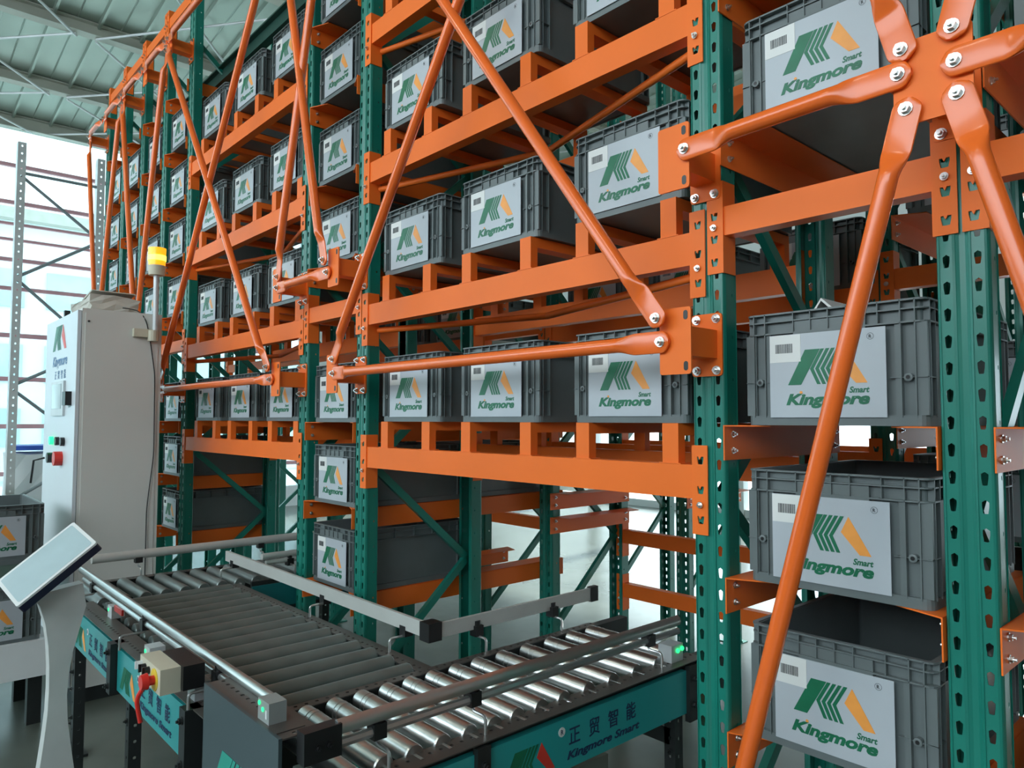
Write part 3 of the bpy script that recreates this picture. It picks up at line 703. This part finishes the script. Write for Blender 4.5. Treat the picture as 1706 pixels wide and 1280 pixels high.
# --- slate cover at the end of conveyor B
t = thing('drive_cover', 'slate grey panel box with emblem at the near corner of the conveyors', 'cover panel', (-1.655, -.9, -1.35))
mk('panel', bx(-.215, .215, -.008, 0, 0, .695), SLATE, t, bev=.003)
flange('perforated_top', t, -.215, .215, 0, .085, .69, 'x')
mk('side_wall', bx(-.215, -.209, 0, .08, 0, .69), SLATE, t); mk('foot_post', bx(-.2, -.16, .01, .05, -.15, .0), BLACKM, t); mk('foot_post', bx(.16, .2, .01, .05, -.15, .0), BLACKM, t)
b = bmesh.new(); emblem(b, lambda u, v, q: (-.16+u*1.9, -.0085-q, .44+v*1.7), 1, 0, 1); mk('emblem', b, [mat('teal_ink', (.02, .33, .25), .4), mat('amber_ink', (.9, .5, .03), .4)], t)
t = thing('sensor_box', 'small grey sensor box with green lights on the corner of the slate cover', 'sensor', (-1.53, -.885, -.655))
mk('housing', bx(-.045, .012, -.01, .03, 0, .045), mat('mid_grey', (.30, .33, .32), .5), t, bev=.003); mk('base_plate', bx(-.05, .06, -.018, .05, -.004, 0), BROWNF, t)
b = bmesh.new(); cyl(b, (-.036, -.012, .036), (-.036, -.009, .036), .005, 12); cyl(b, (-.018, -.012, .026), (-.018, -.009, .026), .005, 12); mk('status_light', b, LEDG, t)
mk('slot', bx(-.004, .003, -.0112, -.0095, .010, .028), WHITE, t)
# --- control box with the red stop button
t = thing('control_box', 'cream control box with a red emergency stop button on the conveyor side', 'control box', (-2.06, -.93, -.668))
mk('housing', bx(-.09, .085, -.05, 0, -.032, .032), CREAM, t, bev=.006); mk('backing', bx(-.07, .10, .001, .055, -.028, .034), BLACKP, t, bev=.004)
b = bmesh.new(); cyl(b, (.04, -.052, -.002), (.04, -.05, -.002), .028, 20); mk('button_surround', b, YELL, t)
b = bmesh.new(); cyl(b, (.04, -.052, -.002), (.04, -.068, -.002), .012, 16); cyl(b, (.04, -.068, -.002), (.04, -.084, -.002), .021, 20, .018); mk('emergency_stop_button', b, REDP, t, smooth=True)
for k in range(3):
    b = bmesh.new(); cyl(b, (-.072+k*.032, -.05, .010), (-.072+k*.032, -.062, .010), .010, 14); box(b, -.075+k*.032, -.069+k*.032, -.068, -.062, .0, .020); mk('switch', b, [BLACKP, WHITE][k == 0], t)
b = bmesh.new(); path(b, bend([(.02, -.065, -.015), (.01, -.085, -.05), (.018, -.075, -.11)], .02), .006, 8); mk('red_cord', b, REDP, t, smooth=True)

# ------------------------------------------------------------------ control cabinet, beacon and clutter
cx0, cx1, cy0, cy1, cz = -5.25, -4.395, -.72, -.30, .597
t = thing('control_cabinet', 'tall light grey electrical cabinet standing in front of the rack', 'cabinet', ((cx0+cx1)/2, (cy0+cy1)/2, FZ))
ox, oy, oz = (cx0+cx1)/2, (cy0+cy1)/2, FZ; hx, hy, H = (cx1-cx0)/2, (cy1-cy0)/2, cz-FZ
mk('body', bx(-hx, hx, -hy+.02, hy, .08, H), CABG, t, bev=.006); mk('plinth', bx(-hx+.02, hx-.02, -hy+.03, hy-.02, 0, .08), BLACKM, t)
d = mk('door', bx(-hx+.002, hx-.004, -hy, -hy+.017, .10, H-.012), mat('cabinet_door_daylit', (.70, .76, .80), .35, 0, .03, 2), t, bev=.004)  # bluer tone than the body: daylight on the front put into the colour
mk('side_panel', bx(hx, hx+.006, -hy+.035, hy-.02, .12, H-.025), CABG, t, bev=.002)
L = lambda X, Z: (X-ox, Z-oz)
b = bx(L(-4.98, 0)[0], L(-4.65, 0)[0], -hy-.012, -hy, 1.5+.02, 1.5+.215); s = mk('display', b, GREYST, d, bev=.004)
mk('screen', bx(L(-4.95, 0)[0], L(-4.70, 0)[0], -hy-.014, -hy-.0125, 1.56, 1.70), SCREEN, d)
mk('handle', bx(L(-4.575, 0)[0], L(-4.49, 0)[0], -hy-.03, -hy, 1.5+.075, 1.5+.15), BLACKP, d, bev=.008)
for X, m_ in ((-4.955, LEDG), (-4.79, BLACKP), (-4.645, BLACKP)):
    b = bmesh.new(); cyl(b, (X-ox, -hy, 1.5-.125), (X-ox, -hy-.02, 1.5-.125), .024, 16); mk('push_button', b, m_, d)
b = bmesh.new(); cyl(b, (-4.70-ox, -hy, 1.28), (-4.70-ox, -hy-.04, 1.28), .04, 18); mk('emergency_stop_button', b, REDP, d)
b = bmesh.new(); cyl(b, (-4.95-ox, -hy, 1.275), (-4.95-ox, -hy-.03, 1.275), .03, 16); path(b, [(-4.95-ox, -hy-.04, 1.275), (-4.97-ox, -hy-.09, 1.26), (-4.98-ox, -hy-.10, 1.13)], .006); mk('key_switch', b, BLACKP, d)
b = bmesh.new(); emblem(b, lambda u, v, q: (-5.04-ox+u*2.2, -hy-.0008-q, 1.5+.40+v*1.8), 1, 0, 1)
add_text(b, text_mesh('kc', 'Kingmore', .08, shear=.28, offset=.002, width=.40), lambda u, v, q: (-5.03-ox+u, -hy-.001-q, 1.81+v), 2)
mk('emblem_and_name', b, [INKG, INKR, mat('blue_ink', (.05, .15, .35), .4)], d); b = bmesh.new()
for i, ch in enumerate('正贸智能'): add_text(b, text_mesh('c', ch, .055, width=.05), lambda u, v, q, i=i: (-4.96-ox+i*.085+u, -hy-.001-q, 1.735+v), 2)
mk('characters', b, [INKG, INKR, MATS['blue_ink']], d)
b = bmesh.new(); cyl(b, (hx+.007, -hy+.05, H-.07), (hx+.01, -hy+.05, H-.07), .006, 8); cyl(b, (hx+.007, -hy+.05, .9), (hx+.01, -hy+.05, .9), .006, 8); mk('panel_screw', b, BLACKM, t)
mk('eyebolt', bx(-hx+.2, -hx+.23, -hy+.05, -hy+.08, H, H+.06), BLACKM, t)
# beacon
t = thing('beacon_lamp', 'glowing amber warning beacon on a pole at the corner of the cabinet', 'warning light', (cx1+.035, -.345, .47))
b = bmesh.new(); box(b, -.028, .006, -.11, .02, -.01, .035); cyl(b, (0, -.01, -.03), (0, -.01, .03), .028, 14); mk('wall_mount', b, CREAM, t, bev=.003)
b = bmesh.new(); cyl(b, (0, 0, 0), (0, 0, .345), .015, 14); mk('pole', b, GREYST, t, smooth=True)
b = bmesh.new(); cyl(b, (0, 0, .345), (0, 0, .40), .042, 20, .046); mk('base', b, CREAM, t, smooth=True)
b = bmesh.new(); cyl(b, (0, 0, .40), (0, 0, .50), .044, 20, .047)
lens = mk('amber_lens', b, mat('amber_lens', (.95, .45, .02), .25, emit=(1, .36, .01), es=.30), t, smooth=True)
b = bmesh.new(); cyl(b, (0, 0, .428), (0, 0, .458), .0475, 20); mk('lit_element', b, mat('amber_glow', (1, .75, .1), .3, emit=(1, .62, .06), es=.9), t, smooth=True)
# cable and things on the cabinet
b = bmesh.new(); path(b, bend([(cx1-.25, -.60, cz+.012), (cx1-.1, -.52, cz+.035), (cx1-.02, -.42, cz+.02), (cx1+.012, -.385, cz-.04), (cx1+.016, -.36, .42), (cx1+.016, -.335, .25), (cx1+.016, -.33, -.2), (cx1+.016, -.36, -.5), (cx1+.016, -.36, -1.0), (cx1+.016, -.345, -1.48)], .05), .003, 8)
tag(mk('cable', b, BLACKP, smooth=True), 'thin black cable hanging down the grey cabinet side from the beacon', 'cable')
t = thing('cardboard_box', 'crumpled grey cardboard box lying on top of the cabinet', 'box', (-4.72, -.52, cz+.001))
b = bmesh.new(); box(b, -.25, .25, -.13, .12, 0, .085); bmesh.ops.subdivide_edges(b, edges=b.edges[:], cuts=3, use_grid_fill=True)
for v in b.verts:
    if v.co.z > .02: v.co += Vector((random.uniform(-.008, .008), random.uniform(-.008, .008), random.uniform(-.014, .010)))
mk('carton', b, mat('grey_board', (.5, .48, .43), .8, 0, .15, 6), t)
b = bmesh.new(); prism(b, [(.0, .09), (.22, .12), (.24, .112), (0, .08)], -.12, .10); mk('flap', b, MATS['grey_board'], t)

# ------------------------------------------------------------------ tablet kiosk
K = Vector((-2.785, -1.097, -.467))
a, be, gm = -1.622, 3.833, -2.816
Rk = Matrix.Rotation(a, 3, 'Z') @ Matrix.Rotation(be, 3, 'Y') @ Matrix.Rotation(gm, 3, 'X')
t = thing('tablet_kiosk', 'white curved kiosk stand with a tilted tablet screen at the lower left', 'kiosk', (K.x, K.y, FZ))
def kp(u, v, q): p = K+Rk @ Vector((u, v, q)); return (p.x-K.x, p.y-K.y, p.z-FZ)
def kbox(name, u0, u1, v0, v1, q0, q1, m, bev=0, parent=None):
    bm = bmesh.new(); pts = rrect(u0, u1, v0, v1, .008, 3)
    Aa = [bm.verts.new(kp(u, v, q0)) for u, v in pts]; Bb = [bm.verts.new(kp(u, v, q1)) for u, v in pts]; n = len(pts)
    for i in range(n): bm.faces.new((Aa[i], Aa[(i+1) % n], Bb[(i+1) % n], Bb[i]))
    bm.faces.new(Aa[::-1]); bm.faces.new(Bb); return mk(name, bm, m, parent or t)
tb = kbox('tablet_body', -.1375, .1375, -.1, .1, -.032, -.006, mat('dark_navy_back', (.012, .012, .04), .4))
kbox('bezel', -.1375, .1375, -.1, .1, -.006, .001, WHITE, parent=tb); kbox('screen', -.127, .127, -.088, .088, .001, .0018, SCREEN, parent=tb)
hs = [(-.02, -.118, .128), (-.12, -.04, .10), (-.22, -.0, .082), (-.34, .012, .07), (-.47, .010, .066), (-.62, -.002, .076), (-.80, -.04, .10), (-1.032, -.09, .15)]
left = [(-.020, -.600), (-.003, -.66), (.007, -.73), (.012, -.80), (.013, -.88), (.011, -.95), (.004, -1.03), (-.006, -1.12), (-.03, -1.27), (-.06, -1.49)]
right = [(.100, -.545), (.112, -.62), (.095, -.69), (.078, -.76), (.068, -.83), (.064, -.90), (.068, -.98), (.080, -1.07), (.092, -1.15), (.12, -1.28), (.16, -1.49)]
b = bmesh.new(); poly = [(y, z+1.5) for y, z in [(-.045, -.565)]+left]+[(y, z+1.5) for y, z in right[::-1]]
poly = [(u, v) for u, v in poly]
prism(b, poly, -.028, .028, axis='x'); mk('stand', b, [mat('kiosk_grey', (.62, .64, .62), .4)], t, smooth=False)
mk('base_plate', bx(-.17, .17, -.14, .26, 0, .012), WHITE, t, bev=.003)

# ------------------------------------------------------------------ left bench with bins
t = thing('bench', 'low white bench at the left edge carrying two logo bins', 'bench', (-4.5, -1.5, FZ))
mk('bench_top', bx(-.25, .27, -.9, .68, .24, .415), WHITE, t, bev=.006)
for x, y in ((-.2, -.85), (.2, -.85), (-.2, .62), (.2, .62)): mk('leg', bx(x-.03, x+.03, y-.03, y+.03, 0, .24), BLACKM, t)  # legs coloured black to paint in the shade under the bench
bin_at(-4.25, -1.265, -1.084, 'grey logo bin standing on the white bench at the left edge, lower of two', 'bins on the left bench', math.pi/2)
mk_t = thing('shelf_tray', 'green-grey tray stacked between the two bins at the left edge', 'tray', (-4.54, -1.06, -.82))
mk('tray_body', bx(-.31, .285, -.21, .20, 0, .13), mat('grey_green_tray', (.10, .16, .13), .5), mk_t, bev=.01); mk('rim', bx(-.315, .29, -.215, .205, .115, .138), PLAST, mk_t, bev=.003)
bin_at(-4.25, -1.265, -.682, 'grey logo bin at the left edge, upper of two, open top seen behind the tablet', 'bins on the left bench', math.pi/2)

# ------------------------------------------------------------------ free-standing perforated post frame by the left windows
t = thing('post_frame', 'tall pale perforated post frame with diagonal struts by the left windows', 'rack frame', (-9, -.40, FZ))
for y in (0, .74):
    b = bmesh.new()
    holed_strip(b, -.038, .038, 0, .08, 55, [(u*1.6, v*2.2) for u, v in HOLE8], fn=lambda u, v: (.055, y+u, v))
    bmesh.ops.remove_doubles(b, verts=b.verts, dist=.0002); bmesh.ops.solidify(b, geom=b.faces[:], thickness=.004)
    box(b, -.055, .05, y-.038, y-.033, 0, 4.4); box(b, -.055, .05, y+.033, y+.038, 0, 4.4)
    mk('post', b, GREYST, t)
for (ya, za), (yb, zb) in (((0, 4.08), (.72, 4.08)), ((0, 4.05), (.72, 3.5)), ((.72, 3.45), (0, 2.98)), ((0, 2.95), (.72, 2.3)), ((.72, 2.25), (0, 1.85)), ((0, 1.8), (.72, 1.2)), ((.72, 1.1), (0, .65)), ((0, .6), (.72, .1))):
    b = bmesh.new(); cyl(b, (.03, ya, za), (.03, yb, zb), .017, 8); mk('strut', b, mat('dark_strut', (.22, .26, .28), .5), t)
# sheets and goods by the window
def goods(name, label, cat, x0, x1, y0, y1, z0, z1, m, bev=.02, jit=0):
    b = bx(x0, x1, y0, y1, z0, z1)
    if jit:
        bmesh.ops.subdivide_edges(b, edges=b.edges[:], cuts=4, use_grid_fill=True)
        for v in b.verts: v.co += Vector((random.uniform(-jit, jit) for _ in range(3)))
        bev = 0
    tag(mk(name, b, m, bev=bev), label, cat)
goods('wrapped_pallet', 'white wrapped stack standing by the window left of the cabinet', 'wrapped goods', -9.9, -9.3, -.35, .35, FZ, -.37, mat('white_wrap', (.78, .82, .84), .5, 0, .05, 3, bump=.3), jit=.02)
goods('blue_lid', 'blue lid lying on the white wrapped stack', 'lid', -9.9, -9.35, -.33, .33, -.34, -.29, BLUE)
goods('tarpaulin', 'beige sheet heaped on the floor at the far left', 'sheet', -8.9, -8.1, -1.5, -.62, FZ, -.62, TARP, jit=.05)
goods('panel_board', 'pale grey boards leaning against the left windows', 'board', -11.8, -11.6, -1.6, -.35, FZ, -.02, mat('board_grey', (.55, .62, .62), .6))

# folded white paper in the nearest bin at eye level
t = thing('folded_paper', 'folded white paper sheet poking out of the nearest eye-level bin', 'paper', (-.78, .19, .15))
b = bmesh.new(); prism(b, [(-.10, 0), (.0, .145), (.13, .02), (.12, .018), (.0, .138), (-.09, 0)], -.05, .14); mk('sheet', b, STICK, t)
